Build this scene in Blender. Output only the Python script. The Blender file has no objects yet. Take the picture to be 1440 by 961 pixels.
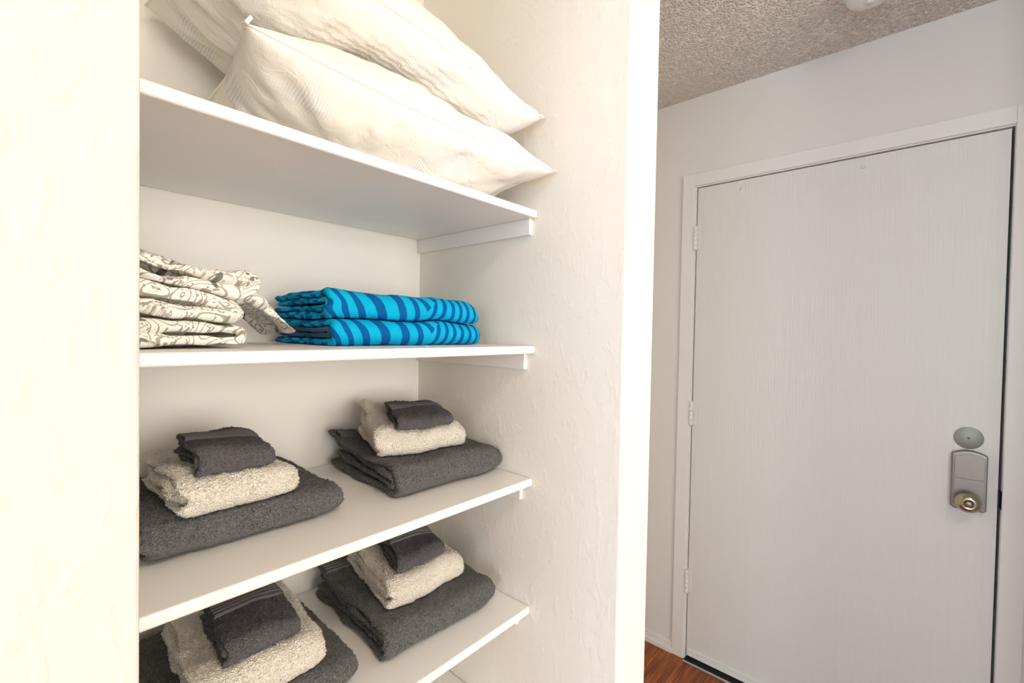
import bpy, bmesh, math, random
import numpy as np
from mathutils import Matrix, Vector

sc = bpy.context.scene
COL = sc.collection

# ------------------------------------------------------------------ camera
CAM_Z = 1.41
def cam_axes(yaw=41.6951, pitch=1.1556, roll=1.0273):
    t, p, r = (math.radians(a) for a in (yaw, pitch, roll))
    fw = Vector((math.cos(t)*math.cos(p), math.sin(t)*math.cos(p), -math.sin(p)))
    rt = Vector((math.sin(t), -math.cos(t), 0)); up = rt.cross(fw)
    R = rt*math.cos(r)+up*math.sin(r); U = up*math.cos(r)-rt*math.sin(r)
    return R, U, fw
R_, U_, F_ = cam_axes()
cam = bpy.data.objects.new('camera', bpy.data.cameras.new('camera'))
cam.matrix_world = Matrix(((R_.x, U_.x, -F_.x, 0), (R_.y, U_.y, -F_.y, 0), (R_.z, U_.z, -F_.z, CAM_Z), (0, 0, 0, 1)))
cam.data.sensor_width = 36.0
cam.data.lens = 644.596/1440*36
cam.data.clip_start = 0.01
COL.objects.link(cam); sc.camera = cam

# ------------------------------------------------------------------ world, light, exposure
vs = sc.view_settings
vs.view_transform = 'Standard'; vs.look = 'None'; vs.gamma = 1.0; vs.use_curve_mapping = False
vs.exposure = 0.20
w = bpy.data.worlds.new('sky'); sc.world = w; w.use_nodes = True
w.node_tree.nodes['Background'].inputs[0].default_value = (0.62, 0.78, 1.0, 1)
w.node_tree.nodes['Background'].inputs[1].default_value = 1.0
LAMP_EMIT = 42.0         # glowing dome of the assumed, unseen hall ceiling light (warm)
REAR_FILL, FRONT_FILL = 60.0, 72.0   # added area lights at two assumed windows, behind the camera and opposite the closet
for nm, en, colr, loc, rot in (('rear_fill_light', REAR_FILL, (0.70, 0.84, 1.0), (-2.84, -0.80, 1.42), (0, -90, 0)),
                               ('front_fill_light', FRONT_FILL, (1.0, 0.925, 0.80), (0.10, -2.74, 1.42), (0, -90, 90))):
    al = bpy.data.lights.new(nm, 'AREA'); al.shape = 'RECTANGLE'
    al.size = 1.35; al.size_y = 1.9; al.energy = en; al.color = colr
    ao = bpy.data.objects.new(nm, al); ao.location = loc
    ao.rotation_euler = tuple(math.radians(a) for a in rot); COL.objects.link(ao)

# ------------------------------------------------------------------ measured place (metres)
XL, XR, XP = 0.0586, 0.6824, 0.786          # closet opening left, right, partition end
YW, YS, YB = 0.36, 0.548, 0.9117            # hall wall plane, shelf front, closet back
SZ = [1.6416, 1.3843, 1.1301, 0.8814, 0.638]  # shelf tops
ST = 0.0145
XD = 1.9957                                  # door wall
DL, DR, DTOP = 0.728, -0.186, 2.0405         # door slab
ZC = 2.43
XCL = 0.02                                   # closet inner left side

# ------------------------------------------------------------------ noise
def _hash(ix, iy, iz, s):
    h = (ix.astype(np.uint32)*np.uint32(374761393) + iy.astype(np.uint32)*np.uint32(668265263)
         + iz.astype(np.uint32)*np.uint32(2246822519) + np.uint32((s*3266489917) & 0xffffffff))
    h = (h ^ (h >> np.uint32(13)))*np.uint32(1274126177)
    h = h ^ (h >> np.uint32(16))
    return (h & np.uint32(0xffff)).astype(np.float64)/32767.5-1.0
def noise(P, s=0):
    P = np.asarray(P, float)
    i = np.floor(P).astype(np.int64); f = P-i; f = f*f*(3-2*f)
    o = 0
    for a in (0, 1):
        for b in (0, 1):
            for c in (0, 1):
                wgt = (f[..., 0] if a else 1-f[..., 0])*(f[..., 1] if b else 1-f[..., 1])*(f[..., 2] if c else 1-f[..., 2])
                o = o+wgt*_hash(i[..., 0]+a+5000, i[..., 1]+b+5000, i[..., 2]+c+5000, s)
    return o

# ------------------------------------------------------------------ materials
MATS = {}
def mat(name, col, rough=0.6, **k):
    m = bpy.data.materials.new(name); m.use_nodes = True
    b = m.node_tree.nodes['Principled BSDF']
    b.inputs['Base Color'].default_value = (*col, 1); b.inputs['Roughness'].default_value = rough
    for kk, vv in k.items():
        b.inputs[kk.replace('_', ' ')].default_value = vv
    MATS[name] = m
    return m, m.node_tree, b
def N(nt, t, **k):
    n = nt.nodes.new(t)
    for kk, vv in k.items():
        if kk.startswith('i_'):
            n.inputs[kk[2:].replace('_', ' ')].default_value = vv
        else:
            setattr(n, kk, vv)
    return n
def coords(nt, scale=(1, 1, 1), src='Object', rot=(0, 0, 0)):
    tc = N(nt, 'ShaderNodeTexCoord'); mp = N(nt, 'ShaderNodeMapping')
    mp.inputs['Scale'].default_value = scale; mp.inputs['Rotation'].default_value = rot
    nt.links.new(tc.outputs[src], mp.inputs['Vector'])
    return mp.outputs['Vector']
def add_bump(nt, b, height, strength, dist):
    bp = N(nt, 'ShaderNodeBump'); bp.inputs['Strength'].default_value = strength; bp.inputs['Distance'].default_value = dist
    nt.links.new(height, bp.inputs['Height'])
    old = b.inputs['Normal'].links
    if old: nt.links.new(old[0].from_socket, bp.inputs['Normal'])
    nt.links.new(bp.outputs['Normal'], b.inputs['Normal'])
def ramp(nt, src, *stops):
    r = N(nt, 'ShaderNodeValToRGB')
    while len(r.color_ramp.elements) < len(stops): r.color_ramp.elements.new(0.5)
    for e, (p, c) in zip(r.color_ramp.elements, stops):
        e.position = p; e.color = c if len(c) == 4 else (*c, 1)
    nt.links.new(src, r.inputs[0])
    return r.outputs[0]
def noise_tex(nt, vec, scale, detail=4, rough=0.5, dist=0.0):
    n = N(nt, 'ShaderNodeTexNoise'); n.inputs['Scale'].default_value = scale; n.inputs['Detail'].default_value = detail
    n.inputs['Roughness'].default_value = rough; n.inputs['Distortion'].default_value = dist
    nt.links.new(vec, n.inputs['Vector'])
    return n.outputs['Fac']
g = lambda v: (v, v, v)

def make_wall(name, col, strength=0.09, stretch=(1, 1, .45)):
    m, nt, b = mat(name, col, 0.75)
    v = coords(nt, stretch)
    h1 = ramp(nt, noise_tex(nt, v, 58, 3, 0.5, 0.6), (0.52, g(0)), (0.62, g(1)))     # knocked-down patches
    h2 = noise_tex(nt, v, 150, 3)
    mx = N(nt, 'ShaderNodeMath', operation='MULTIPLY_ADD'); mx.inputs[1].default_value = 0.35
    nt.links.new(h2, mx.inputs[0]); nt.links.new(h1, mx.inputs[2])
    add_bump(nt, b, mx.outputs[0], strength, 0.004)
    return m
M_WALL = make_wall('cream_wall_paint', (0.88, 0.843, 0.765), 0.12)
M_WALL_DIM = make_wall('dimmed_wall_paint', (0.64, 0.62, 0.575), 0.20)  # same wall paint, colour darkened to offset overexposure on the left wall
M_WALL_SM = make_wall('smooth_cream_paint', (0.90, 0.865, 0.81), 0.03)
M_ENTRY = make_wall('entry_wall_paint', (0.76, 0.755, 0.73), 0.05)
def make_ceiling():
    m, nt, b = mat('popcorn_ceiling', (0.86, 0.80, 0.74), 0.9)
    v = coords(nt)
    a = N(nt, 'ShaderNodeTexVoronoi'); a.inputs['Scale'].default_value = 135; a.inputs['Randomness'].default_value = 1
    nt.links.new(v, a.inputs['Vector'])
    h = ramp(nt, a.outputs['Distance'], (0.0, g(1)), (0.75, g(0)))
    n2 = noise_tex(nt, v, 90, 4, 0.6)
    mu = N(nt, 'ShaderNodeMath', operation='MULTIPLY'); nt.links.new(h, mu.inputs[0]); nt.links.new(n2, mu.inputs[1])
    add_bump(nt, b, mu.outputs[0], 1.0, 0.017)
    return m
M_CEIL = make_ceiling()
M_SHELF, nt, b = mat('white_shelf_paint', (0.90, 0.885, 0.86), 0.38)
add_bump(nt, b, noise_tex(nt, coords(nt), 60, 2), 0.05, 0.002)
M_TRIM, nt, b = mat('white_trim_paint', (0.80, 0.80, 0.79), 0.42)
def make_door():
    m, nt, b = mat('painted_woodgrain_door', (0.735, 0.74, 0.725), 0.5)
    v = coords(nt, (1, 14, 0.55))
    n1 = noise_tex(nt, v, 9, 5, 0.6, 0.4)
    wv = N(nt, 'ShaderNodeTexWave', wave_type='BANDS', bands_direction='Y'); wv.inputs['Scale'].default_value = 2.2
    wv.inputs['Distortion'].default_value = 9; wv.inputs['Detail'].default_value = 3; wv.inputs['Detail Scale'].default_value = 1.1
    nt.links.new(v, wv.inputs['Vector'])
    ad = N(nt, 'ShaderNodeMath', operation='ADD'); nt.links.new(n1, ad.inputs[0]); nt.links.new(wv.outputs['Fac'], ad.inputs[1])
    add_bump(nt, b, ad.outputs[0], 0.22, 0.002)
    return m
M_DOOR = make_door()
M_NICKEL, *_ = mat('satin_nickel', (0.27, 0.245, 0.215), 0.42, Metallic=1.0)
M_DISC, *_ = mat('grey_metal_disc', (0.30, 0.31, 0.29), 0.5, Metallic=0.5)
M_KNOB, *_ = mat('polished_nickel', (0.42, 0.37, 0.28), 0.2, Metallic=1.0)
M_BLACK, *_ = mat('black_gap', (0.01, 0.01, 0.01), 0.8)
M_PLASTIC, *_ = mat('white_plastic', (0.78, 0.80, 0.80), 0.3)
M_ALU, *_ = mat('aluminium', (0.62, 0.60, 0.57), 0.35, Metallic=0.9)
def make_wood():
    m, nt, b = mat('red_brown_wood', (0.3, 0.1, 0.03), 0.3)
    tc = N(nt, 'ShaderNodeTexCoord'); oi = N(nt, 'ShaderNodeObjectInfo')
    mp = N(nt, 'ShaderNodeMapping'); mp.inputs['Scale'].default_value = (0.9, 22, 1)
    ofs = N(nt, 'ShaderNodeVectorMath', operation='SCALE'); ofs.inputs['Scale'].default_value = 37.0
    nt.links.new(oi.outputs['Location'], ofs.inputs[0])
    ad = N(nt, 'ShaderNodeVectorMath', operation='ADD')
    nt.links.new(tc.outputs['Object'], ad.inputs[0]); nt.links.new(ofs.outputs[0], ad.inputs[1])
    nt.links.new(ad.outputs[0], mp.inputs['Vector'])
    n1 = noise_tex(nt, mp.outputs['Vector'], 3.2, 6, 0.62, 0.5)
    c = ramp(nt, n1, (0.3, (0.085, 0.016, 0.002)), (0.5, (0.26, 0.062, 0.006)), (0.68, (0.52, 0.16, 0.022)))
    nt.links.new(c, b.inputs['Base Color'])
    return m
M_WOOD = make_wood()
def make_terry(name, c0, c1, sheen):
    m, nt, b = mat(name, c0, 0.95)
    b.inputs['Sheen Weight'].default_value = sheen; b.inputs['Sheen Roughness'].default_value = 0.6
    b.inputs['Specular IOR Level'].default_value = 0.1
    v = coords(nt)
    n1 = noise_tex(nt, v, 420, 3, 0.7)
    nt.links.new(ramp(nt, n1, (0.33, c0), (0.68, c1)), b.inputs['Base Color'])
    vo = N(nt, 'ShaderNodeTexVoronoi'); vo.inputs['Scale'].default_value = 480; nt.links.new(v, vo.inputs['Vector'])
    add_bump(nt, b, vo.outputs['Distance'], 0.9, 0.0025)
    return m
M_GREY = make_terry('charcoal_terry', (0.078, 0.079, 0.078), (0.190, 0.190, 0.187), 0.10)
M_SLATE = make_terry('slate_terry', (0.070, 0.068, 0.074), (0.145, 0.140, 0.150), 0.10)
M_CREAM = make_terry('cream_terry', (0.76, 0.70, 0.61), (0.90, 0.86, 0.78), 0.08)
M_BAND, nt, b = mat('charcoal_woven_band', (0.135, 0.134, 0.140), 0.8)
add_bump(nt, b, noise_tex(nt, coords(nt), 700, 2), 0.3, 0.001)
def make_blue():
    m, nt, b = mat('blue_striped_terry', (0, .5, .8), 0.9)
    b.inputs['Specular IOR Level'].default_value = 0.1
    uv = N(nt, 'ShaderNodeUVMap'); uv.uv_map = 'cloth'
    # fans of stripes that change direction from leaf to leaf
    vo = N(nt, 'ShaderNodeTexVoronoi'); vo.inputs['Scale'].default_value = 6.0; vo.inputs['Randomness'].default_value = 0.9
    nt.links.new(uv.outputs[0], vo.inputs['Vector'])
    sep = N(nt, 'ShaderNodeSeparateColor'); nt.links.new(vo.outputs['Color'], sep.inputs[0])
    ang = N(nt, 'ShaderNodeMapRange'); ang.inputs['To Min'].default_value = -0.95; ang.inputs['To Max'].default_value = 0.25
    nt.links.new(sep.outputs[0], ang.inputs['Value'])
    rot = N(nt, 'ShaderNodeVectorRotate', rotation_type='Z_AXIS')
    wn = N(nt, 'ShaderNodeTexNoise'); wn.inputs['Scale'].default_value = 6; wn.inputs['Detail'].default_value = 0
    nt.links.new(uv.outputs[0], wn.inputs['Vector'])
    wa = N(nt, 'ShaderNodeVectorMath', operation='MULTIPLY_ADD'); wa.inputs[1].default_value = (.09, .02, 0)
    nt.links.new(wn.outputs['Color'], wa.inputs[0]); nt.links.new(uv.outputs[0], wa.inputs[2])
    nt.links.new(wa.outputs[0], rot.inputs['Vector']); nt.links.new(ang.outputs[0], rot.inputs['Angle'])
    wv = N(nt, 'ShaderNodeTexWave', wave_type='BANDS', bands_direction='X'); wv.inputs['Scale'].default_value = 14.0
    wv.inputs['Distortion'].default_value = 0.0; wv.inputs['Detail'].default_value = 0; wv.inputs['Detail Scale'].default_value = 0.5
    nt.links.new(rot.outputs[0], wv.inputs['Vector'])
    c = ramp(nt, wv.outputs['Fac'], (0.36, (0.003, 0.11, 0.36)), (0.42, (0.003, 0.43, 0.73)))
    n1 = noise_tex(nt, coords(nt), 500, 2)
    mx = N(nt, 'ShaderNodeMix', data_type='RGBA', blend_type='MULTIPLY'); mx.inputs['Factor'].default_value = 0.3
    nt.links.new(c, mx.inputs['A']); nt.links.new(ramp(nt, n1, (0.3, g(0.6)), (0.6, g(1.0))), mx.inputs['B'])
    nt.links.new(mx.outputs['Result'], b.inputs['Base Color'])
    add_bump(nt, b, n1, 0.5, 0.002)
    return m
M_BLUE = make_blue()
M_NAVY = make_terry('denim_blue_terry', (0.020, 0.085, 0.20), (0.045, 0.15, 0.31), 0.1)
def make_paisley():
    m, nt, b = mat('paisley_cotton', (.8, .8, .8), 0.8)
    uvn = N(nt, 'ShaderNodeUVMap'); uvn.uv_map = 'cloth'; uv = uvn.outputs[0]
    def M(op, a, c=None, d=None):
        n = N(nt, 'ShaderNodeMath', operation=op)
        for k, x in enumerate((a, c, d)):
            if x is None: continue
            if isinstance(x, (int, float)): n.inputs[k].default_value = x
            else: nt.links.new(x, n.inputs[k])
        return n.outputs[0]
    def motif(scale, rings, size):
        """teardrops: nested outlines round each cell centre, bent and tapering to a tip"""
        v = N(nt, 'ShaderNodeTexVoronoi'); v.inputs['Scale'].default_value = scale; v.inputs['Randomness'].default_value = 0.75
        nt.links.new(uv, v.inputs['Vector'])
        d = N(nt, 'ShaderNodeVectorMath', operation='SUBTRACT'); nt.links.new(uv, d.inputs[0]); nt.links.new(v.outputs['Position'], d.inputs[1])
        sc_ = N(nt, 'ShaderNodeVectorMath', operation='SCALE'); sc_.inputs['Scale'].default_value = scale; nt.links.new(d.outputs[0], sc_.inputs[0])
        se = N(nt, 'ShaderNodeSeparateColor'); nt.links.new(v.outputs['Color'], se.inputs[0])
        r = N(nt, 'ShaderNodeVectorRotate', rotation_type='Z_AXIS'); nt.links.new(sc_.outputs[0], r.inputs['Vector'])
        nt.links.new(M('MULTIPLY', se.outputs[0], 6.28), r.inputs['Angle'])
        xy = N(nt, 'ShaderNodeSeparateXYZ'); nt.links.new(r.outputs[0], xy.inputs[0]); x, y = xy.outputs[0], xy.outputs[1]
        bx = M('ADD', x, M('MULTIPLY', M('MULTIPLY', y, y), 0.55))
        wd = M('ADD', 1.25, M('MULTIPLY', y, 1.5))
        dd = M('SQRT', M('ADD', M('POWER', M('MULTIPLY', bx, wd), 2.0), M('POWER', M('MULTIPLY', y, .72), 2.0)))
        line = ramp(nt, M('SINE', M('MULTIPLY', dd, rings)), (0.70, g(0)), (0.86, g(1)))
        inside = M('LESS_THAN', dd, size)
        return M('MULTIPLY', line, inside), inside
    big, inb = motif(19, 40.0, 0.55)
    small, ins = motif(60, 18.0, 0.48)
    v2 = N(nt, 'ShaderNodeTexVoronoi'); v2.inputs['Scale'].default_value = 230; nt.links.new(uv, v2.inputs['Vector'])
    buds = ramp(nt, v2.outputs['Distance'], (0.28, g(1)), (0.38, g(0)))
    out = M('SUBTRACT', 1.0, inb)
    vine = ramp(nt, noise_tex(nt, uv, 48, 2, 0.5, 0.5), (0.485, g(0)), (0.496, g(1)), (0.504, g(1)), (0.515, g(0)))
    m2 = ramp(nt, noise_tex(nt, uv, 60, 1), (0.44, g(0)), (0.50, g(1)))
    dk = ramp(nt, noise_tex(nt, uv, 33, 2, 0.5, 0.4), (0.63, g(0)), (0.66, g(1)))
    def mix(a, c2, f, amt=1.0):
        mx = N(nt, 'ShaderNodeMix', data_type='RGBA')
        if isinstance(a, tuple): mx.inputs['A'].default_value = (*a, 1)
        else: nt.links.new(a, mx.inputs['A'])
        mx.inputs['B'].default_value = (*c2, 1); nt.links.new(M('MULTIPLY', f, amt), mx.inputs['Factor']); return mx.outputs['Result']
    c = mix((0.84, 0.815, 0.76), (0.36, 0.32, 0.26), big, .95)
    c = mix(c, (0.36, 0.32, 0.255), M('MULTIPLY', small, out), .85)
    c = mix(c, (0.40, 0.355, 0.29), M('MULTIPLY', vine, out), .8)
    c = mix(c, (0.26, 0.235, 0.19), M('MULTIPLY', buds, m2), .85)
    c = mix(c, (0.05, 0.065, 0.055), M('MULTIPLY', dk, M('SUBTRACT', 1.0, M('MULTIPLY', buds, .5))), .85)
    nt.links.new(c, b.inputs['Base Color'])
    add_bump(nt, b, noise_tex(nt, coords(nt), 45, 3), 0.25, 0.004)
    return m
M_PAIS = make_paisley()
def make_pillow():
    m, nt, b = mat('sheer_striped_cotton', (0.86, 0.84, 0.80), 0.7)
    uv = N(nt, 'ShaderNodeUVMap'); uv.uv_map = 'cloth'
    wv = N(nt, 'ShaderNodeTexWave', wave_type='BANDS', bands_direction='X'); wv.inputs['Scale'].default_value = 62
    wv.inputs['Distortion'].default_value = 0.6; nt.links.new(uv.outputs[0], wv.inputs['Vector'])
    c = ramp(nt, wv.outputs['Fac'], (0.25, (0.70, 0.715, 0.72)), (0.6, (0.86, 0.845, 0.805)))
    band = ramp(nt, noise_tex(nt, uv.outputs[0], 7, 2), (0.50, g(0)), (0.62, g(1)))
    mx = N(nt, 'ShaderNodeMix', data_type='RGBA'); mx.inputs['A'].default_value = (0.87, 0.84, 0.785, 1)
    nt.links.new(c, mx.inputs['B']); nt.links.new(band, mx.inputs['Factor'])
    nt.links.new(mx.outputs['Result'], b.inputs['Base Color'])
    add_bump(nt, b, noise_tex(nt, uv.outputs[0], 26, 4, 0.55, 0.9), 0.45, 0.008)
    return m
M_PILLOW = make_pillow()
m, nt, b = mat('lit_globe', (1, 1, 1), 0.4)
b.inputs['Emission Color'].default_value = (1.0, 0.84, 0.62, 1); b.inputs['Emission Strength'].default_value = LAMP_EMIT
M_GLOBE = m
M_GLASS, nt, b = mat('window_glass', (1, 1, 1), 0.02)
tr = N(nt, 'ShaderNodeBsdfTransparent'); gl = N(nt, 'ShaderNodeBsdfGlossy'); gl.inputs['Roughness'].default_value = 0.02
ms = N(nt, 'ShaderNodeMixShader'); ms.inputs[0].default_value = 0.06
nt.links.new(tr.outputs[0], ms.inputs[1]); nt.links.new(gl.outputs[0], ms.inputs[2])
nt.links.new(ms.outputs[0], nt.nodes['Material Output'].inputs['Surface'])

# ------------------------------------------------------------------ mesh helpers
def link(o, parent=None):
    COL.objects.link(o)
    if parent is not None: o.parent = parent
    return o
def tag(o, label=None, cat=None, group=None, kind=None):
    for k, v in (('label', label), ('category', cat), ('group', group), ('kind', kind)):
        if v: o[k] = v
    return o
def empty(name, loc=(0, 0, 0)):
    o = bpy.data.objects.new(name, None); o.empty_display_size = 0.05; COL.objects.link(o); o.location = loc
    return o
def shift_origin(o, p):
    o.data.transform(Matrix.Translation(-Vector(p))); o.location = p
def pydata(name, V, Fq, material, parent=None, smooth=True, uv=None):
    me = bpy.data.meshes.new(name)
    me.from_pydata([tuple(v) for v in V], [], [tuple(int(i) for i in f) for f in Fq])
    if uv is not None:
        l = me.uv_layers.new(name='cloth')
        idx = np.empty(len(me.loops), np.int32); me.loops.foreach_get('vertex_index', idx)
        l.data.foreach_set('uv', np.asarray(uv, np.float32)[idx].ravel())
    me.materials.append(material)
    if smooth: me.polygons.foreach_set('use_smooth', [True]*len(me.polygons))
    me.update()
    return link(bpy.data.objects.new(name, me), parent)
def bm_obj(name, bm, material, parent=None, smooth=False):
    bmesh.ops.recalc_face_normals(bm, faces=bm.faces)
    me = bpy.data.meshes.new(name); bm.to_mesh(me); bm.free(); me.materials.append(material)
    if smooth: me.polygons.foreach_set('use_smooth', [True]*len(me.polygons))
    return link(bpy.data.objects.new(name, me), parent)
def add_box(bm, x0, x1, y0, y1, z0, z1, bevel=0.0, seg=2):
    r = bmesh.ops.create_cube(bm, size=1.0)
    for v in r['verts']:
        v.co = Vector(((x0+x1)/2+v.co.x*(x1-x0), (y0+y1)/2+v.co.y*(y1-y0), (z0+z1)/2+v.co.z*(z1-z0)))
    if bevel:
        es = list({e for v in r['verts'] for e in v.link_edges})
        bmesh.ops.bevel(bm, geom=es, offset=bevel, segments=seg, profile=0.5, affect='EDGES')
def box(name, x0, x1, y0, y1, z0, z1, material, parent=None, bevel=0.0, seg=2):
    bm = bmesh.new(); add_box(bm, x0, x1, y0, y1, z0, z1, bevel, seg)
    return bm_obj(name, bm, material, parent)
def boxes(name, lst, material, parent=None, bevel=0.0):
    bm = bmesh.new()
    for a in lst: add_box(bm, *a, bevel)
    return bm_obj(name, bm, material, parent)
def lathe(name, prof, material, parent=None, axis='z', loc=(0, 0, 0), n=40, smooth=True):
    V, Fq = [], []
    for (r, h) in prof:
        for i in range(n):
            a = 2*math.pi*i/n; p = (r*math.cos(a), r*math.sin(a), h)
            if axis == '-x': p = (-p[2], p[0], p[1])
            elif axis == 'y': p = (p[0], p[2], p[1])
            elif axis == '-z': p = (p[0], p[1], -p[2])
            V.append((p[0]+loc[0], p[1]+loc[1], p[2]+loc[2]))
    for k in range(len(prof)-1):
        for i in range(n):
            j = (i+1) % n; Fq.append((k*n+i, k*n+j, (k+1)*n+j, (k+1)*n+i))
    Fq.append(tuple(range(n))); Fq.append(tuple((len(prof)-1)*n+i for i in range(n)))
    bm = bmesh.new(); vs_ = [bm.verts.new(v) for v in V]
    for f in Fq: bm.faces.new([vs_[i] for i in f])
    bmesh.ops.remove_doubles(bm, verts=bm.verts, dist=1e-6)
    o = bm_obj(name, bm, material, parent, smooth)
    return o
def struct(o): return tag(o, kind='structure')

# ------------------------------------------------------------------ the room shell
XW = -2.70                         # wall behind the camera
YF = -2.60                         # hall wall opposite the closet
XJ, YJ = 1.45, -0.33               # corner where the entry narrows
fl = struct(box('floor', XW-.1, 2.2, YF-.1, 1.15, -0.06, -0.008, M_WOOD))
ce = struct(box('ceiling', XW-.1, 2.2, YF-.1, 1.15, ZC, ZC+.08, M_CEIL))
plank_me = None
pl, pw = 1.2, 0.127
rng = random.Random(4)
j = 0; y = YF
while y < 1.05:
    x = XW-rng.random()*1.1
    while x < 2.05:
        if plank_me is None:
            o = box('plank', -pl/2+.0006, pl/2-.0006, -pw/2+.0006, pw/2-.0006, -0.008, 0.0, M_WOOD, fl, 0.0012, 1)
            plank_me = o.data
        else:
            o = link(bpy.data.objects.new('plank', plank_me), fl)
        x0, x1 = x, x+pl
        o.location = (x+pl/2, y+pw/2, 0)
        lo, hi = max(x0, XW), min(x1, 2.1)
        if hi-lo < 0.05: bpy.data.objects.remove(o)
        elif lo > x0 or hi < x1:
            o.scale.x = (hi-lo)/pl; o.location.x = (lo+hi)/2
        x += pl
    y += pw
struct(boxes('wall_left', [(XW, XL, YW, YW+.10, 0, ZC)], M_WALL_DIM, None, 0.002))
struct(box('wall_closet_left', XCL-.09, XCL, YW+.10, YB, 0, ZC, M_WALL_SM))
struct(box('wall_closet_back', XCL-.09, XR, YB, YB+.10, 0, ZC, M_WALL_SM))
wr = struct(box('wall_right', XR, XP, YW, 1.05, 0, ZC, M_WALL, None, 0.006, 3))
struct(box('wall_alcove', XP, XD, 1.05, 1.15, 0, ZC, M_ENTRY))
G = 0.0035                          # gap round the door
GR = 0.0065                         # wider gap at the latch side
JW = 0.020                          # jamb thickness
struct(boxes('wall_entry', [(XD, XD+.11, DL+G+JW, 1.15, 0, ZC), (XD, XD+.11, -1.05, DR-GR-JW, 0, ZC),
                            (XD, XD+.11, DR-GR-JW, DL+G+JW, DTOP+G+JW, ZC)], M_ENTRY))
struct(box('wall_entry_right', XJ, XD, YJ-.10, YJ, 0, ZC, M_ENTRY))
struct(box('wall_entry_return', XJ, XJ+.10, YF, YJ-.10, 0, ZC, M_ENTRY))
WZ0, WZ1, f_ = 0.70, 2.12, .045
def under(o, root):                 # keep world placement, make it a part
    o.parent = root; o.matrix_parent_inverse = Matrix.Translation(-Vector(root.location)); return o
def window_wall(wname, nm, p0, a0, a1, e0, e1, axis):
    """wall whose inner face is at p0, running e0..e1, with a two-pane window between a0 and a1"""
    def b_(d0, d1, s0, s1, za, zb):
        return (p0-d0, p0-d1, s0, s1, za, zb) if axis == 'x' else (s0, s1, p0-d0, p0-d1, za, zb)
    struct(boxes(wname, [b_(.10, 0, e0, a0, 0, ZC), b_(.10, 0, a1, e1, 0, ZC), b_(.10, 0, a0, a1, 0, WZ0), b_(.10, 0, a0, a1, WZ1, ZC)], M_WALL_SM))
    am = (a0+a1)/2
    win = struct(empty(nm, (p0, am, WZ0) if axis == 'x' else (am, p0, WZ0)))
    under(boxes('window_frame', [b_(.09, .01, a0, a0+f_, WZ0, WZ1), b_(.09, .01, a1-f_, a1, WZ0, WZ1),
          b_(.09, .01, a0+f_, a1-f_, WZ0, WZ0+f_), b_(.09, .01, a0+f_, a1-f_, WZ1-f_, WZ1), b_(.08, .02, am-.025, am+.025, WZ0+f_, WZ1-f_)], M_TRIM, None, .002), win)
    for sa, sb in ((a0+f_, am-.025), (am+.025, a1-f_)):
        under(box('window_pane', *b_(.053, .047, sa, sb, WZ0+f_, WZ1-f_), M_GLASS), win)
window_wall('wall_rear', 'assumed_window_1', XW, -1.80, 0.20, YF-.10, YW+.10, 'x')  # unseen, assumed window; added to light the door and closet side wall
window_wall('wall_front', 'assumed_window_2', YF, -0.90, 1.10, XW, XJ+.10, 'y')  # unseen, assumed window; added as frontal light into the closet

# baseboards
struct(boxes('baseboard_entry', [(XD-.009, XD, DL+.056, 1.05, 0, .048), (XD-.017, XD-.009, DL+.056, 1.05, 0, .022)], M_TRIM, None, .002))
struct(boxes('baseboard_alcove', [(XP, XD-.018, 1.041, 1.05, 0, .048)], M_TRIM, None, .002))

# door casing and jamb
cw = 0.052; rv = 0.0075             # casing width, reveal
ca = struct(empty('trim_1', (XD, (DL+DR)/2, 0)))
bmc = boxes('casing_leg', [(XD-.013, XD, DL+rv, DL+rv+cw, 0, DTOP+rv+cw)], M_TRIM, None, .002); under(bmc, ca)
bmc = boxes('casing_leg', [(XD-.013, XD, DR-rv-cw, DR-rv, 0, DTOP+rv+cw)], M_TRIM, None, .002); under(bmc, ca)
bmc = boxes('casing_head', [(XD-.013, XD, DR-rv, DL+rv, DTOP+rv, DTOP+rv+cw)], M_TRIM, None, .002); under(bmc, ca)
under(boxes('jamb', [(XD-.004, XD+.11, DL+G, DL+G+JW, 0, DTOP+G+JW)], M_TRIM, None, .001), ca)
under(boxes('jamb', [(XD-.004, XD+.11, DR-GR-JW, DR-GR, 0, DTOP+G+JW)], M_TRIM, None, .001), ca)
under(boxes('jamb_head', [(XD-.004, XD+.11, DR-GR, DL+G, DTOP+G, DTOP+G+JW)], M_TRIM, None, .001), ca)
under(boxes('door_stop', [(XD+.052, XD+.064, DL-.012, DL+G, 0, DTOP+G), (XD+.052, XD+.064, DR-GR, DR+.012, 0, DTOP+G),
                          (XD+.052, XD+.064, DR+.012, DL-.012, DTOP-.012, DTOP+G)], M_BLACK), ca)
under(boxes('strike_plate', [(XD-.006, XD+.03, DR-GR-.010, DR-GR+.0005, .905, .960)], M_BLACK, None, .001), ca)
th_ = struct(box('trim_2', XD-.024, XD+.10, DR-GR, DL+G, 0, .004, M_BLACK, None, .001))
box('threshold_lip', XD-.034, XD-.024, DR-GR, DL+G, 0, .007, M_ALU, th_, .0015)

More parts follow.
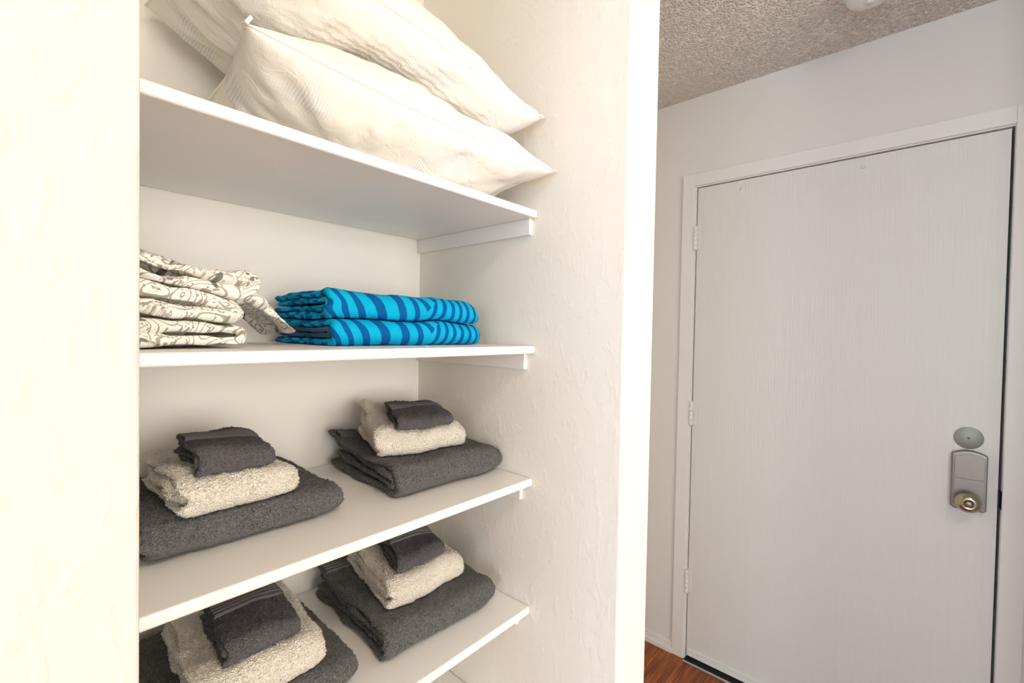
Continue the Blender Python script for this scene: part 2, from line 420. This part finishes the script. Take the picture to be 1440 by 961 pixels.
# the door
door = struct(empty('door_1', (XD, DL, 0)))
under(box('door_slab', XD+.003, XD+.047, DR, DL, .020, DTOP, M_DOOR, None, .0015), door)
under(boxes('door_sweep', [(XD-.001, XD+.003, DR+.004, DL-.004, .018, .048), (XD-.004, XD-.001, DR+.004, DL-.004, .043, .048),
                           (XD-.003, XD-.001, DR+.004, DL-.004, .018, .026)], M_TRIM, None, .0008), door)
for k in range(5):
    under(lathe('sweep_screw', [(0.0, .0), (.003, .0), (.003, .0012), (0, .002)], M_ALU, None, '-x', (XD-.001, DL-.05-.2*k, .034), 10), door)
for hz in (1.825, 1.075, 0.345):
    hg = under(box('hinge', XD-.001, XD+.0028, DL-.018, DL+.004, hz-.05, hz+.05, M_TRIM, None, .001), door)
    for k in range(5):
        kn = lathe('knuckle', [(0, 0), (.0072, 0), (.008, .0008), (.008, .0187), (.0072, .0195), (0, .0195)], M_TRIM, None, 'z', (XD-.0125, DL+.001, hz-.05+.020*k), 16)
        kn.parent = hg; kn.matrix_parent_inverse = Matrix.Translation(-Vector(door.location))
        kn.matrix_parent_inverse = Matrix()
for (yy, zz) in ((.555, 2.008), (.165, 2.005)):
    under(lathe('screw_cap', [(0.0, .006), (.003, .0058), (.006, .004), (.0075, .001), (.0075, -.001)], M_DOOR, None, '-x', (XD+.003, yy, zz), 14), door)
under(lathe('cover_disc', [(0, .0022), (.0325, .0022), (.034, .0012), (.034, 0.0)], M_DISC, None, '-x', (XD+.003, -.119, 1.108), 40), door)
under(lathe('disc_screw', [(0, .0018), (.0025, .0015), (.0035, 0)], M_NICKEL, None, '-x', (XD+.0008, -.119, 1.108), 10), door)
# lock: rounded case with arched top, two panels and an egg knob
def lock_case(w_, z0, z1, arch, x0, x1, bev, name, material, parent):
    pts = [(-w_/2, z0+.006), (-w_/2+.006, z0), (w_/2-.006, z0), (w_/2, z0+.006)]
    for i in range(13):
        t = 1-2*i/12
        pts.append((w_/2*t*(1 if abs(t) < 1 else .995), z1+arch*(1-t*t)))
    bm = bmesh.new()
    vs_ = [bm.verts.new((x1, y_-.1222, z_)) for y_, z_ in pts]
    f = bm.faces.new(vs_)
    ex = bmesh.ops.extrude_face_region(bm, geom=[f])
    nv = [e for e in ex['geom'] if isinstance(e, bmesh.types.BMVert)]
    for v in nv: v.co.x = x0
    top = [e for e in bm.edges if all(v in nv for v in e.verts)]
    bmesh.ops.bevel(bm, geom=top, offset=bev, segments=3, profile=.6, affect='EDGES')
    return under(bm_obj(name, bm, material), parent)
lk = lock_case(.079, .890, 1.060, .012, XD-.022, XD+.003, .005, 'lock_case', M_NICKEL, door)
def sub(o, part):                   # a piece of a part
    o.parent = part; o.matrix_parent_inverse = part.matrix_parent_inverse @ Matrix(); 
    o.matrix_parent_inverse = Matrix(); return o
p1 = lock_case(.066, .986, 1.050, .010, XD-.0245, XD-.021, .0012, 'cover_panel', M_NICKEL, door)
p2 = lock_case(.066, .900, .984, .0, XD-.0240, XD-.021, .0008, 'lower_panel', M_NICKEL, door)
kb = lathe('knob', [(0.013, -.002), (.013, .014), (.020, .020), (.0275, .030), (.030, .040), (.027, .050), (.019, .058), (.010, .0605), (.0095, .057), (0, .057)], M_KNOB, None, '-x', (XD-.023, -.120, .9235), 40)
under(kb, door)
tn = lathe('thumb_turn', [(0, .0), (.0085, 0), (.0085, .0025), (.007, .0035), (0, .0035)], M_NICKEL, None, '-x', (XD-.080, -.120, .9235), 20)
under(tn, door)

# ------------------------------------------------------------------ shelves and cleats
shelf_lab = ['white painted shelf carrying the two pillows, topmost in the closet',
             'white painted shelf carrying the paisley linen and the blue striped towels',
             'white painted shelf just below the blue striped towels, carrying two towel stacks',
             'white painted shelf third below the pillows, carrying two stacks of towels near the closet bottom',
             'empty white shelf below all the towel stacks, only its corner showing']
cleat_y = [.560, .567, .572, .576]
cleat_lab = ['white cleat on the closet side wall under the shelf of pillows',
             'white cleat on the closet side wall under the blue towel shelf',
             'white cleat on the closet side wall under the first shelf of grey towels',
             'short white cleat on the closet side wall under the lowest grey towels']
for i, z in enumerate(SZ):
    o = box('shelf', XCL, XR-.0006, YS, YB-.0006, z-ST, z, M_SHELF, None, .0035, 3)
    shift_origin(o, ((XCL+XR)/2, (YS+YB)/2, z-ST))
    tag(o, shelf_lab[i], 'shelf', 'closet shelves')
    if i < 4:
        o = box('shelf_cleat', XR-.0095, XR, cleat_y[i], YB-.001, z-ST-.031, z-ST, M_SHELF, None, .001, 1)
        shift_origin(o, (XR-.005, (cleat_y[i]+YB)/2, z-ST-.031))
        tag(o, cleat_lab[i], 'cleat', 'shelf cleats')

# ------------------------------------------------------------------ folded cloth
def resample(P, ds):
    P = np.asarray(P, float); s = np.r_[0, np.cumsum(np.linalg.norm(np.diff(P, axis=0), axis=1))]
    n = max(3, int(s[-1]/ds)+1); t = np.linspace(0, s[-1], n)
    return np.stack([np.interp(t, s, P[:, 0]), np.interp(t, s, P[:, 1])], 1), t
def upath(Wb, Wt, zb, zt, v0):
    r = (zt-zb)/2; a = np.linspace(-np.pi/2, -3*np.pi/2, 25)
    arc = np.stack([v0+r+r*np.cos(a)*1.0, (zb+zt)/2+r*np.sin(a)], 1)
    return np.vstack([[Wb, zb], arc, [Wt, zt]])
def cloth(name, paths, L, ds, th, deform, material, parent=None, end_r=0.006, fuzz=0.0012, soft=0.002, seed=1, du=None, print_uv=False):
    """paths: ribbons in (v,z); swept along u from 0 to L; deform(u,v,z,k)->xyz (vectorised)"""
    V, Fq, UV = [], [], []; base = 0
    du = du or ds
    nu = max(4, int(L/du)+1)
    inner = np.linspace(end_r, L-end_r, nu)
    a = np.array([0, .12, .35, .65])
    us = np.r_[end_r*a, inner, L-end_r*a[::-1]]
    d = np.minimum(us, L-us); q = np.clip(1-d/end_r, 0, 1)
    taper = np.sqrt(np.clip(1-q**2, 0.02, 1))
    for k, p in enumerate(paths):
        tk = th[k] if isinstance(th, (list, tuple)) else th
        c, s = resample(p, ds)
        t = np.gradient(c, axis=0); t /= np.linalg.norm(t, axis=1)[:, None]
        nrm = np.stack([-t[:, 1], t[:, 0]], 1)
        dd = np.minimum(s, s[-1]-s); qq = np.clip(1-dd/(tk*.5), 0, 1); wt = np.sqrt(np.clip(1-qq**2, .03, 1))
        n = len(c)
        for u, tp in zip(us, taper):
            h = (tk/2*wt*tp)[:, None]
            loop = np.vstack([c+nrm*h, (c-nrm*h)[::-1]])
            V.append(deform(np.full(len(loop), u), loop[:, 0], loop[:, 1], k))
            UV.append(np.stack([np.full(2*n, u), np.r_[s, s[::-1]+.31]], 1))
        m = 2*n; nu_ = len(us)
        ii, jj = np.meshgrid(np.arange(nu_-1), np.arange(m), indexing='ij')
        j2 = (jj+1) % m
        Fq.append(np.stack([base+ii*m+jj, base+(ii+1)*m+jj, base+(ii+1)*m+j2, base+ii*m+j2], -1).reshape(-1, 4))
        i = np.arange(n-1)
        for row, flip in ((0, 0), (nu_-1, 1)):
            b0 = base+row*m
            qd = np.stack([b0+i, b0+i+1, b0+m-2-i, b0+m-1-i], 1)
            Fq.append(qd[:, ::-1] if flip else qd)
        base += nu_*m
    V = np.vstack(V); Fq = np.vstack(Fq); UV = np.vstack(UV)
    fn = np.cross(V[Fq[:, 2]]-V[Fq[:, 0]], V[Fq[:, 3]]-V[Fq[:, 1]])
    nr = np.zeros_like(V)
    for c_ in range(4): np.add.at(nr, Fq[:, c_], fn)
    nr /= np.linalg.norm(nr, axis=1)[:, None]+1e-12
    disp = soft*noise(V/.035, seed+3)+soft*.5*noise(V/.016, seed+4)
    if fuzz: disp = disp+fuzz*(noise(V/.0042, seed)+.7*noise(V/.0023, seed+1))
    V = V+nr*disp[:, None]
    if print_uv: UV = np.stack([V[:, 0]+.35*V[:, 1], V[:, 2]*1.15+.8*V[:, 1]], 1)+seed*.37
    return pydata(name, V, Fq, material, parent, True, UV)

def placer(origin, rot, L, W, H, o):
    """bends, tapers and places a folded piece. o: options"""
    c, s = math.cos(math.radians(rot)), math.sin(math.radians(rot))
    back, left, right = o.get('back', 0), o.get('left', 0), o.get('right', -.25)
    bl = o.get('back_left', 0); tilt = o.get('tilt', 0); sk = o.get('skew', 0); seed = o.get('seed', 1)
    wav = o.get('wave', .003); fan = o.get('fan', 0); rr = o.get('round', .05); tx = o.get('tiltx', 0); lean = o.get('lean', 0)
    bow = o.get('bow', 0)
    def f(u, v, z, k=0):
        un, vn = u/L, v/W
        zs = 1+back*np.clip(vn, 0, 1.1)**1.6+left*(1-un)**2+bl*(np.clip(1-un, 0, 1)**3)*(np.clip(vn, 0, 1.1)**3)
        e = np.clip((u-(L-rr))/rr, 0, 1)
        zs = zs*(1+right*e**2.2)
        e0 = np.clip((rr*.5-u)/(rr*.5), 0, 1)
        v2 = v+(W*.5-v)*.10*e**2.5+(W*.5-v)*.03*e0**2+bow*4*(un-.5)**2
        P = np.stack([u/.07, v/.07, np.full_like(u, seed+k*.15)], -1)
        z2 = z*zs+wav*(z/H)*noise(P, seed)
        u2 = u+sk*v+lean*z+fan*k*(1-un)*vn+.006*noise(np.stack([v/.05, z/.012, np.full_like(u, seed+k*7.0)], -1), seed+9)*np.clip(1-u/.035, 0, 1)
        v3 = v2+.004*noise(np.stack([u/.06, z/.02, np.full_like(u, seed+2.0)], -1), seed+5)
        z3 = z2+tilt*v3+tx*u2
        return np.stack([origin[0]+u2*c-v3*s, origin[1]+u2*s+v3*c, origin[2]+z3], -1)
    return f

def band(name, f, L, v0, v1, z, material, parent, ridges=3, margin=.003):
    """flat woven border lying on the top layer, with raised cords"""
    nv, nu = 40, 50
    vv = np.linspace(v0, v1, nv); uu = np.linspace(margin, L-margin, nu)
    prof = .0028+.0022*np.clip(np.cos((vv-v0)/(v1-v0)*2*np.pi*ridges), 0, 1); prof[0] = prof[-1] = -.002
    rows = [f(np.full(nv, u), vv, z+prof) for u in uu]
    V = np.vstack(rows); Fq = [(i*nv+j, (i+1)*nv+j, (i+1)*nv+j+1, i*nv+j+1) for i in range(nu-1) for j in range(nv-1)]
    return pydata(name, V, Fq, material, parent)

def towel(name, label, cat, group, origin, rot, L, W, H, th, material, ds=.0028, nested=2, bandv=None, **o):
    f = placer(origin, rot, L, W, H, o)
    paths = []; zb, zt, v0 = th/2, H-th/2, 0.0
    gap = o.get('gap', 1.25)
    short = o.get('short', (0, .0, .01, .012, .01, .02))
    for k in range(nested):
        if zt-zb < th*.6: break
        paths.append(upath(W-short[2*k], W-short[2*k+1], zb, zt, v0+th/2))
        zb += th*gap; zt -= th*gap; v0 += th*(gap+.05)
    if zt-zb > -th*.2 and o.get('core', True):    # a single layer lying in the middle
        paths.append(np.array([[v0+th*.8, (zb+zt)/2], [W*.5, (zb+zt)/2], [W-.02, (zb+zt)/2]]))
    t = cloth(name, paths, L, ds, th, f, material, None, o.get('end_r', .005), o.get('fuzz', .0011), o.get('soft', .0018), o.get('seed', 1))
    shift_origin(t, origin)
    tag(t, label, cat, group)
    if bandv:
        bnd = band('woven_band', f, L, bandv[0], bandv[1], H, M_BAND if material is not M_CREAM else M_CREAM, None, bandv[2] if len(bandv) > 2 else 3)
        bnd.parent = t; bnd.matrix_parent_inverse = Matrix.Translation(-Vector(origin))
    return t

def world_verts(o):
    n = len(o.data.vertices); V = np.empty(n*3); o.data.vertices.foreach_get('co', V); V = V.reshape(-1, 3)
    return V if o.parent else V+np.array(o.location)
def set_world(o, V):
    if not o.parent: V = V-np.array(o.location)
    o.data.vertices.foreach_set('co', V.ravel()); o.data.update()
def settle(upper, lower, eps=.0012, sag=.008, cell=.005, passes=4, hard=True):
    """let a soft thing rest on the one below: its underside follows the surface it lies on"""
    Vu, Vl = world_verts(upper), world_verts(lower)
    lo = np.minimum(Vu.min(0), Vl.min(0))[:2]-.01; hi = np.maximum(Vu.max(0), Vl.max(0))[:2]+.01
    sh = tuple(((hi-lo)/cell).astype(int)+2)
    def grid(V, fn, init):
        gmap = np.full(sh, init); ij = ((V[:, :2]-lo)/cell).astype(int); fn.at(gmap, (ij[:, 0], ij[:, 1]), V[:, 2]); return gmap
    bot = grid(Vu, np.minimum, 99.); top_u = grid(Vu, np.maximum, -99.); top = grid(Vl, np.maximum, -99.)
    ok = (bot < 90) & (top > -90)
    d = np.where(ok, np.clip(top-bot+eps, -sag, .12), 0.0)
    dm = d.copy()                                      # widen lifts by a cell, then smooth
    for ax in (0, 1):
        for k in (1, -1): dm = np.maximum(dm, np.where(ok, np.roll(d, k, ax), dm))
    wgt = ok.astype(float); sm = dm*wgt; ww = wgt.copy()
    for _ in range(passes):
        for ax in (0, 1):
            sm = (np.roll(sm, 1, ax)+2*sm+np.roll(sm, -1, ax))/4; ww = (np.roll(ww, 1, ax)+2*ww+np.roll(ww, -1, ax))/4
    sm = np.where(ww > 1e-4, sm/np.maximum(ww, 1e-4), 0); sm = np.maximum(sm, np.where(ok, d, -9)) if hard else sm
    for o in [upper]+[c for c in upper.children if c.type == 'MESH']:
        V = world_verts(o); ij = np.clip(((V[:, :2]-lo)/cell).astype(int), 0, np.array(sh)-1)
        b0, t0 = bot[ij[:, 0], ij[:, 1]], top_u[ij[:, 0], ij[:, 1]]
        t = np.clip((V[:, 2]-b0)/np.maximum(t0-b0, .004), 0, 1)
        V[:, 2] += sm[ij[:, 0], ij[:, 1]]*(1-.25*t)
        set_world(o, V)
def add_pile(o, count, length, width, seed):
    """short terry loops standing on the surface, as small blades in the towel's own mesh"""
    me = o.data; rg = np.random.default_rng(seed)
    nv = len(me.vertices); V = np.empty(nv*3); me.vertices.foreach_get('co', V); V = V.reshape(-1, 3)
    npoly = len(me.polygons); lp = np.empty(len(me.loops), np.int32); me.loops.foreach_get('vertex_index', lp); Q = lp.reshape(-1, 4)
    nr = np.cross(V[Q[:, 2]]-V[Q[:, 0]], V[Q[:, 3]]-V[Q[:, 1]]); ar = np.linalg.norm(nr, axis=1); nr /= ar[:, None]+1e-12
    ar = ar*(nr[:, 2] > -.3); pick = rg.choice(npoly, count, p=ar/ar.sum())
    a, b_ = rg.random((2, count, 1))
    q = V[Q[pick]]; p = (q[:, 0]*(1-a)+q[:, 1]*a)*(1-b_)+(q[:, 3]*(1-a)+q[:, 2]*a)*b_
    d = nr[pick]+rg.normal(0, .55, (count, 3)); d /= np.linalg.norm(d, axis=1)[:, None]
    side = np.cross(d, rg.normal(0, 1, (count, 3))); side /= np.linalg.norm(side, axis=1)[:, None]
    ln = length*rg.uniform(.5, 1.2, (count, 1))
    B = p-nr[pick]*.0004
    nv3 = np.stack([B-side*width/2, B+side*width/2, B+d*ln+side*width*.35, B+d*ln-side*width*.35], 1).reshape(-1, 3)
    Vn = np.vstack([V, nv3]); Fn = np.vstack([Q, nv+np.arange(count*4).reshape(-1, 4)])
    m2 = bpy.data.meshes.new(o.name); m2.vertices.add(len(Vn)); m2.vertices.foreach_set('co', Vn.ravel())
    m2.loops.add(Fn.size); m2.loops.foreach_set('vertex_index', Fn.ravel().astype(np.int32))
    m2.polygons.add(len(Fn)); m2.polygons.foreach_set('loop_start', np.arange(0, Fn.size, 4, dtype=np.int32))
    m2.polygons.foreach_set('use_smooth', np.ones(len(Fn), bool))
    for mm in me.materials: m2.materials.append(mm)
    m2.update(calc_edges=True); m2.validate()
    o.data = m2; bpy.data.meshes.remove(me)

BATH, HAND, WASH = 'folded bath towels', 'folded cream hand towels', 'folded wash cloths'
z3, z4 = SZ[2], SZ[3]
def stack(bath, hand, wash):
    settle(hand, bath); settle(wash, hand)
    add_pile(bath, 50000, .0026, .0011, 1); add_pile(hand, 32000, .0022, .0012, 2); add_pile(wash, 9000, .0016, .0009, 3)
# --- stack by the side wall, below the blue towels
stack(
towel('bath_towel', 'charcoal bath towel under a cream towel, by the side wall below the blue towels', 'bath towel', BATH,
      (.430, .624, z3+.003), -2, .250,   .268, .050, .0098, M_GREY, back=.12, back_left=.42, seed=3, bandv=(.215, .245), fan=.014, skew=.03),
towel('hand_towel', 'cream hand towel with a curled-up end, by the side wall below the blue towels', 'hand towel', HAND,
      (.430, .678, z3+.053), -8, .185, .190, .048, .0112, M_CREAM, end_r=.0075, back=.1, back_left=.45, seed=11, skew=.22),
towel('wash_cloth', 'charcoal wash cloth with flattened layers on the curled cream towel below the blue towels', 'wash cloth', WASH,
      (.462, .672, z3+.104), -8, .122, .165, .018, .0060, M_SLATE, ds=.0022, nested=1, seed=21, bandv=(.090, .125, 4), right=-.4, skew=.30, round=.03))
# --- stack at the hall wall side, below the paisley linen
stack(
towel('bath_towel', 'charcoal bath towel spreading wide under a cream towel, on the shelf below the paisley linen', 'bath towel', BATH,
      (.105, .645, z3+.003), 0, .248, .252, .042, .0085, M_GREY, seed=5, right=-.2),
towel('hand_towel', 'cream hand towel below a squarish wash cloth, on the shelf below the paisley linen', 'hand towel', HAND,
      (.146, .645, z3+.047), 2, .142, .205, .042, .0100, M_CREAM, end_r=.007, seed=13, left=.1),
towel('wash_cloth', 'charcoal wash cloth with a ribbed band, top of the stack below the paisley linen', 'wash cloth', WASH,
      (.161, .648, z3+.091), 3, .096, .145, .032, .0062, M_SLATE, ds=.0022, nested=2, seed=23, bandv=(.080, .112, 4), skew=.12))
# --- lower shelf, by the side wall
stack(
towel('bath_towel', 'charcoal bath towel under a cream towel, by the side wall on the lowest towel shelf', 'bath towel', BATH,
      (.403, .607, z4+.003), -3, .245, .275, .048, .0096, M_GREY, back=.1, back_left=.3, seed=7, bandv=(.225, .250)),
towel('hand_towel', 'cream hand towel by the side wall on the lowest towel shelf', 'hand towel', HAND,
      (.436, .642, z4+.052), -1, .166, .205, .048, .0112, M_CREAM, end_r=.007, seed=15, back=.1, skew=.12),
towel('wash_cloth', 'charcoal wash cloth with rolled edge, by the side wall on the lowest towel shelf', 'wash cloth', WASH,
      (.460, .662, z4+.103), -4, .102, .130, .030, .0062, M_SLATE, ds=.0022, seed=25, bandv=(.062, .092, 4), skew=.2))
# --- lower shelf, hall wall side
stack(
towel('bath_towel', 'charcoal bath towel half hidden beside the hall wall, on the lowest towel shelf', 'bath towel', BATH,
      (.090, .608, z4+.003), 0, .272, .280, .044, .0088, M_GREY, seed=9),
towel('hand_towel', 'cream hand towel beside the hall wall on the lowest towel shelf', 'hand towel', HAND,
      (.150, .622, z4+.049), -2, .165, .245, .046, .0110, M_CREAM, end_r=.007, seed=17, skew=.05),
towel('wash_cloth', 'charcoal wash cloth beside the hall wall on the lowest towel shelf', 'wash cloth', WASH,
      (.186, .630, z4+.098), 3, .100, .155, .032, .0064, M_SLATE, ds=.0022, seed=27, bandv=(.080, .114, 4), skew=.12))

# --- blue striped towels
z2 = SZ[1]
def blue(label, origin, H, seed, inner, **o):
    L, W, th = .305, .225, .0105
    f = placer(origin, -1.0, L, W, H, dict(seed=seed, wave=.003, round=.03, **o))
    p0 = [upath(W, W-.004, th/2, H-th/2, th/2)]
    t = cloth('beach_towel', p0, L, .003, th, f, M_BLUE, None, .005, .0005, .0012, seed)
    shift_origin(t, origin); tag(t, label, 'towel', 'blue striped towels')
    hb = (H-th*2.1)
    q = [upath(W-.01, W-.02, th*1.08+.0042, H-th*1.08-.0042, th*1.15+.004)]
    i = cloth('inner_fold', q, L-.004, .003, .0082, f, inner, None, .004, .0006, .001, seed+1)
    i.parent = t; i.matrix_parent_inverse = Matrix.Translation(-Vector(origin))
    return t
b_lo = blue('turquoise towel with dark blue stripes and a denim blue inside, under its twin', (.328, .642, z2+.001), .040, 31, M_NAVY, right=-.1)
b_up = blue('turquoise towel with dark blue stripes, lying on top of its twin', (.324, .645, z2+.0425), .043, 33, M_BLUE, right=-.35, tiltx=-.025)
settle(b_up, b_lo)

# --- paisley linen: ribbons folded at the side that faces the blue towels
def linen(label, origin, L, W, H, th, seed, name='folded_sheet', nested=1, paths=None, **o):
    o2 = o.pop('soft2', .005)
    base = placer((0, 0, 0), 0, L, W, H, dict(seed=seed, wave=o.pop('wave', .006), right=0, **o))
    def f(u, v, z, k=0):
        p = base(u, v, z, k)
        return np.stack([origin[0]-p[:, 1], origin[1]+p[:, 0], origin[2]+p[:, 2]], -1)
    if paths is None:
        paths = []; zb, zt, v0 = th/2, H-th/2, 0
        for k in range(nested):
            paths.append(upath(W, W, zb, zt, v0+th/2)); zb += th*1.05; zt -= th*1.05; v0 += th*1.1
    t = cloth(name, paths, L, .003, th, f, M_PAIS, None, th*.48, 0, o2, seed, None, True)
    shift_origin(t, origin); tag(t, label, 'bed linen', 'paisley bed linen')
    return t
l1 = linen('paisley sheet folded flat, bottom of the linen pile on the blue towel shelf', (.206, .612, z2+.003), .22, .135, .030, .0148, 41, wave=.005, soft2=.003)
l2 = linen('paisley sheet folded in the middle of the linen pile beside the blue towels', (.200, .616, z2+.034), .22, .13, .027, .0133, 43, wave=.009, tilt=.10, soft2=.005)
l3 = linen('paisley sheet folded loosely, top of the linen pile on the blue towel shelf', (.220, .622, z2+.061), .21, .155, .030, .0147, 45, wave=.012, tilt=.06, back=.45, soft2=.007)
v = np.linspace(0, .095, 30)
l4 = linen('paisley pillowcase whose corner droops towards the blue towels', (.300, .70, z2+.002), .13, .095, .05, .010, 47, 'pillowcase',
      paths=[np.stack([v, .016+.050*np.sin(np.clip(v/.08, 0, 1)*np.pi/2)], 1)], wave=.006)
settle(l2, l1); settle(l3, l2)

# ------------------------------------------------------------------ pillows
def pillow(label, FL, FR, BL, BR, half, seed, sag=0.0):
    n = 110; m_ = 90
    a = np.linspace(-1, 1, n); b_ = np.linspace(-1, 1, m_)
    A, B = np.meshgrid(a, b_, indexing='ij')
    FL, FR, BL, BR = (np.array(p, float) for p in (FL, FR, BL, BR))
    s, t = (A+1)/2, (B+1)/2
    P = ((1-s)*(1-t))[..., None]*FL+(s*(1-t))[..., None]*FR+((1-s)*t)[..., None]*BL+(s*t)[..., None]*BR
    C = P.mean((0, 1))
    pull = .055*(1-A**2)*np.abs(B)**3+.04*(1-B**2)*np.abs(A)**3     # edges draw in between the corners
    P = P+(C-P)*pull[..., None]*1.6
    P[..., 2] -= sag*(1-A**2)*(1-B**2)
    prof = ((1-np.abs(A)**2.6)*(1-np.abs(B)**2.6))
    h = half*np.clip(prof, 0, 1)**.52
    du = np.gradient(P, axis=0); dv = np.gradient(P, axis=1); nr = np.cross(du, dv); nr /= np.linalg.norm(nr, axis=-1)[..., None]
    edge = np.clip(1-prof, 0, 1)**2
    ang = np.arctan2(B, A)
    verts = []
    for sgn in (1, -1):
        wr = noise(np.stack([A*2.2+B, B*3.0-A*.8, np.full_like(A, seed+sgn)], -1), seed)*.008
        wr = wr+noise(np.stack([A*7, B*7+A*3, np.full_like(A, seed+2*sgn)], -1), seed+1)*.0035
        wr = wr+edge*np.clip(prof*5, 0, 1)*noise(np.stack([ang*9, np.hypot(A, B)*1.5, np.full_like(A, 3.*sgn)], -1), seed+2)*.012
        verts.append(P+nr*(sgn*h+wr*np.clip(prof*4, 0, 1))[..., None])
    V = np.vstack([verts[0].reshape(-1, 3), verts[1].reshape(-1, 3)])
    UV = np.vstack([np.stack([A.ravel()*.33, B.ravel()*.24], 1), np.stack([A.ravel()*.33+.05, B.ravel()*.24+1], 1)])
    ii, jj = np.meshgrid(np.arange(n-1), np.arange(m_-1), indexing='ij')
    q = np.stack([ii*m_+jj, (ii+1)*m_+jj, (ii+1)*m_+jj+1, ii*m_+jj+1], -1).reshape(-1, 4)
    Fq = np.vstack([q, (q+n*m_)[:, ::-1]])
    o = pydata('pillow', V, Fq, M_PILLOW, None, True, UV)
    bm = bmesh.new(); bm.from_mesh(o.data); bmesh.ops.remove_doubles(bm, verts=bm.verts, dist=1e-5); bm.to_mesh(o.data); bm.free()
    org = (C[0], C[1], V[:, 2].min()); shift_origin(o, org)
    tag(o, label, 'pillow', 'bed pillows')
    # stitched seam round the edge
    ring = np.vstack([P[:, 0], P[-1, 1:], P[::-1, -1][1:], P[0, ::-1][1:-1]])
    nrr = np.vstack([nr[:, 0], nr[-1, 1:], nr[::-1, -1][1:], nr[0, ::-1][1:-1]])
    out = ring-C; out /= np.linalg.norm(out, axis=1)[:, None]
    k = len(ring); sv = []
    for i in range(k):
        for dn, do in ((.0012, -.003), (.0008, .0015), (-.0008, .0015), (-.0012, -.003)):
            sv.append(ring[i]+nrr[i]*dn+out[i]*do)
    sf = [(i*4+c, ((i+1) % k)*4+c, ((i+1) % k)*4+(c+1) % 4, i*4+(c+1) % 4) for i in range(k) for c in range(4)]
    se = pydata('seam', sv, sf, M_PILLOW, o, True, np.zeros((len(sv), 2)))
    se.matrix_parent_inverse = Matrix.Translation(-Vector(org))
    return o, FL, org
z1 = SZ[0]
po, c_, org = pillow('white pillow in a sheer striped cover lying on the top shelf, under another',
       (.186, .578, z1+.112), (.672, .498, z1+.060), (.200, .88, z1+.10), (.660, .885, z1+.070), .076, 51, sag=.0)
Vp = world_verts(po)
for o_ in [po]+list(po.children):       # flattened where it lies on the shelf
    Vp = world_verts(o_); Vp[:, 2] = np.where(Vp[:, 2] < z1+.003, z1+.003+.0005*np.sin(Vp[:, 0]*300), Vp[:, 2]); set_world(o_, Vp)
zp = box('zipper_pull', -.0022, .0022, -.001, .001, -.008, .003, M_PLASTIC, po, .0008, 1)
zp.location = Vector(c_)+Vector((.004, -.006, .004))-Vector(org); zp.rotation_euler = (.3, .5, .2)
pu, *_ = pillow('white pillow in a sheer striped cover stacked on top of another pillow',
       (.130, .60, z1+.285), (.668, .526, z1+.176), (.150, .89, z1+.26), (.655, .89, z1+.19), .078, 53)
settle(pu, po, .006, .03, .010, 14, False)

# ------------------------------------------------------------------ smoke detector
DX, DY = 1.680, .135
det = empty('smoke_detector', (DX, DY, ZC))
tag(det, 'round white smoke detector fixed to the textured ceiling in front of the door', 'smoke detector')
under(lathe('base_plate', [(0, 0), (.068, 0), (.068, .010), (.060, .012), (0, .012)], M_PLASTIC, None, '-z', (DX, DY, ZC), 40), det)
under(lathe('housing', [(0, .012), (.056, .012), (.058, .026), (.054, .036), (.042, .043), (.020, .046), (0, .046)], M_PLASTIC, None, '-z', (DX, DY, ZC), 40), det)
under(lathe('test_button', [(0, .045), (.011, .045), (.010, .049), (0, .0495)], M_PLASTIC, None, '-z', (DX, DY, ZC), 20), det)

# ------------------------------------------------------------------ assumed hall ceiling light, unseen, added to brighten the closet top
LX, LY = 0.15, -0.62
cl = empty('assumed_ceiling_light', (LX, LY, ZC))
tag(cl, 'added flush ceiling light with a glowing white dome, unseen in the hall in front of the closet', 'ceiling light')
under(lathe('canopy', [(0, 0), (.15, 0), (.15, .018), (.14, .025), (0, .025)], M_NICKEL, None, '-z', (LX, LY, ZC), 40), cl)
under(lathe('dome', [(.135, .025)]+[(.135*math.cos(a), .03+.075*math.sin(a)) for a in np.linspace(0, math.pi/2-.02, 12)]+[(0, .105)], M_GLOBE, None, '-z', (LX, LY, ZC), 40), cl)
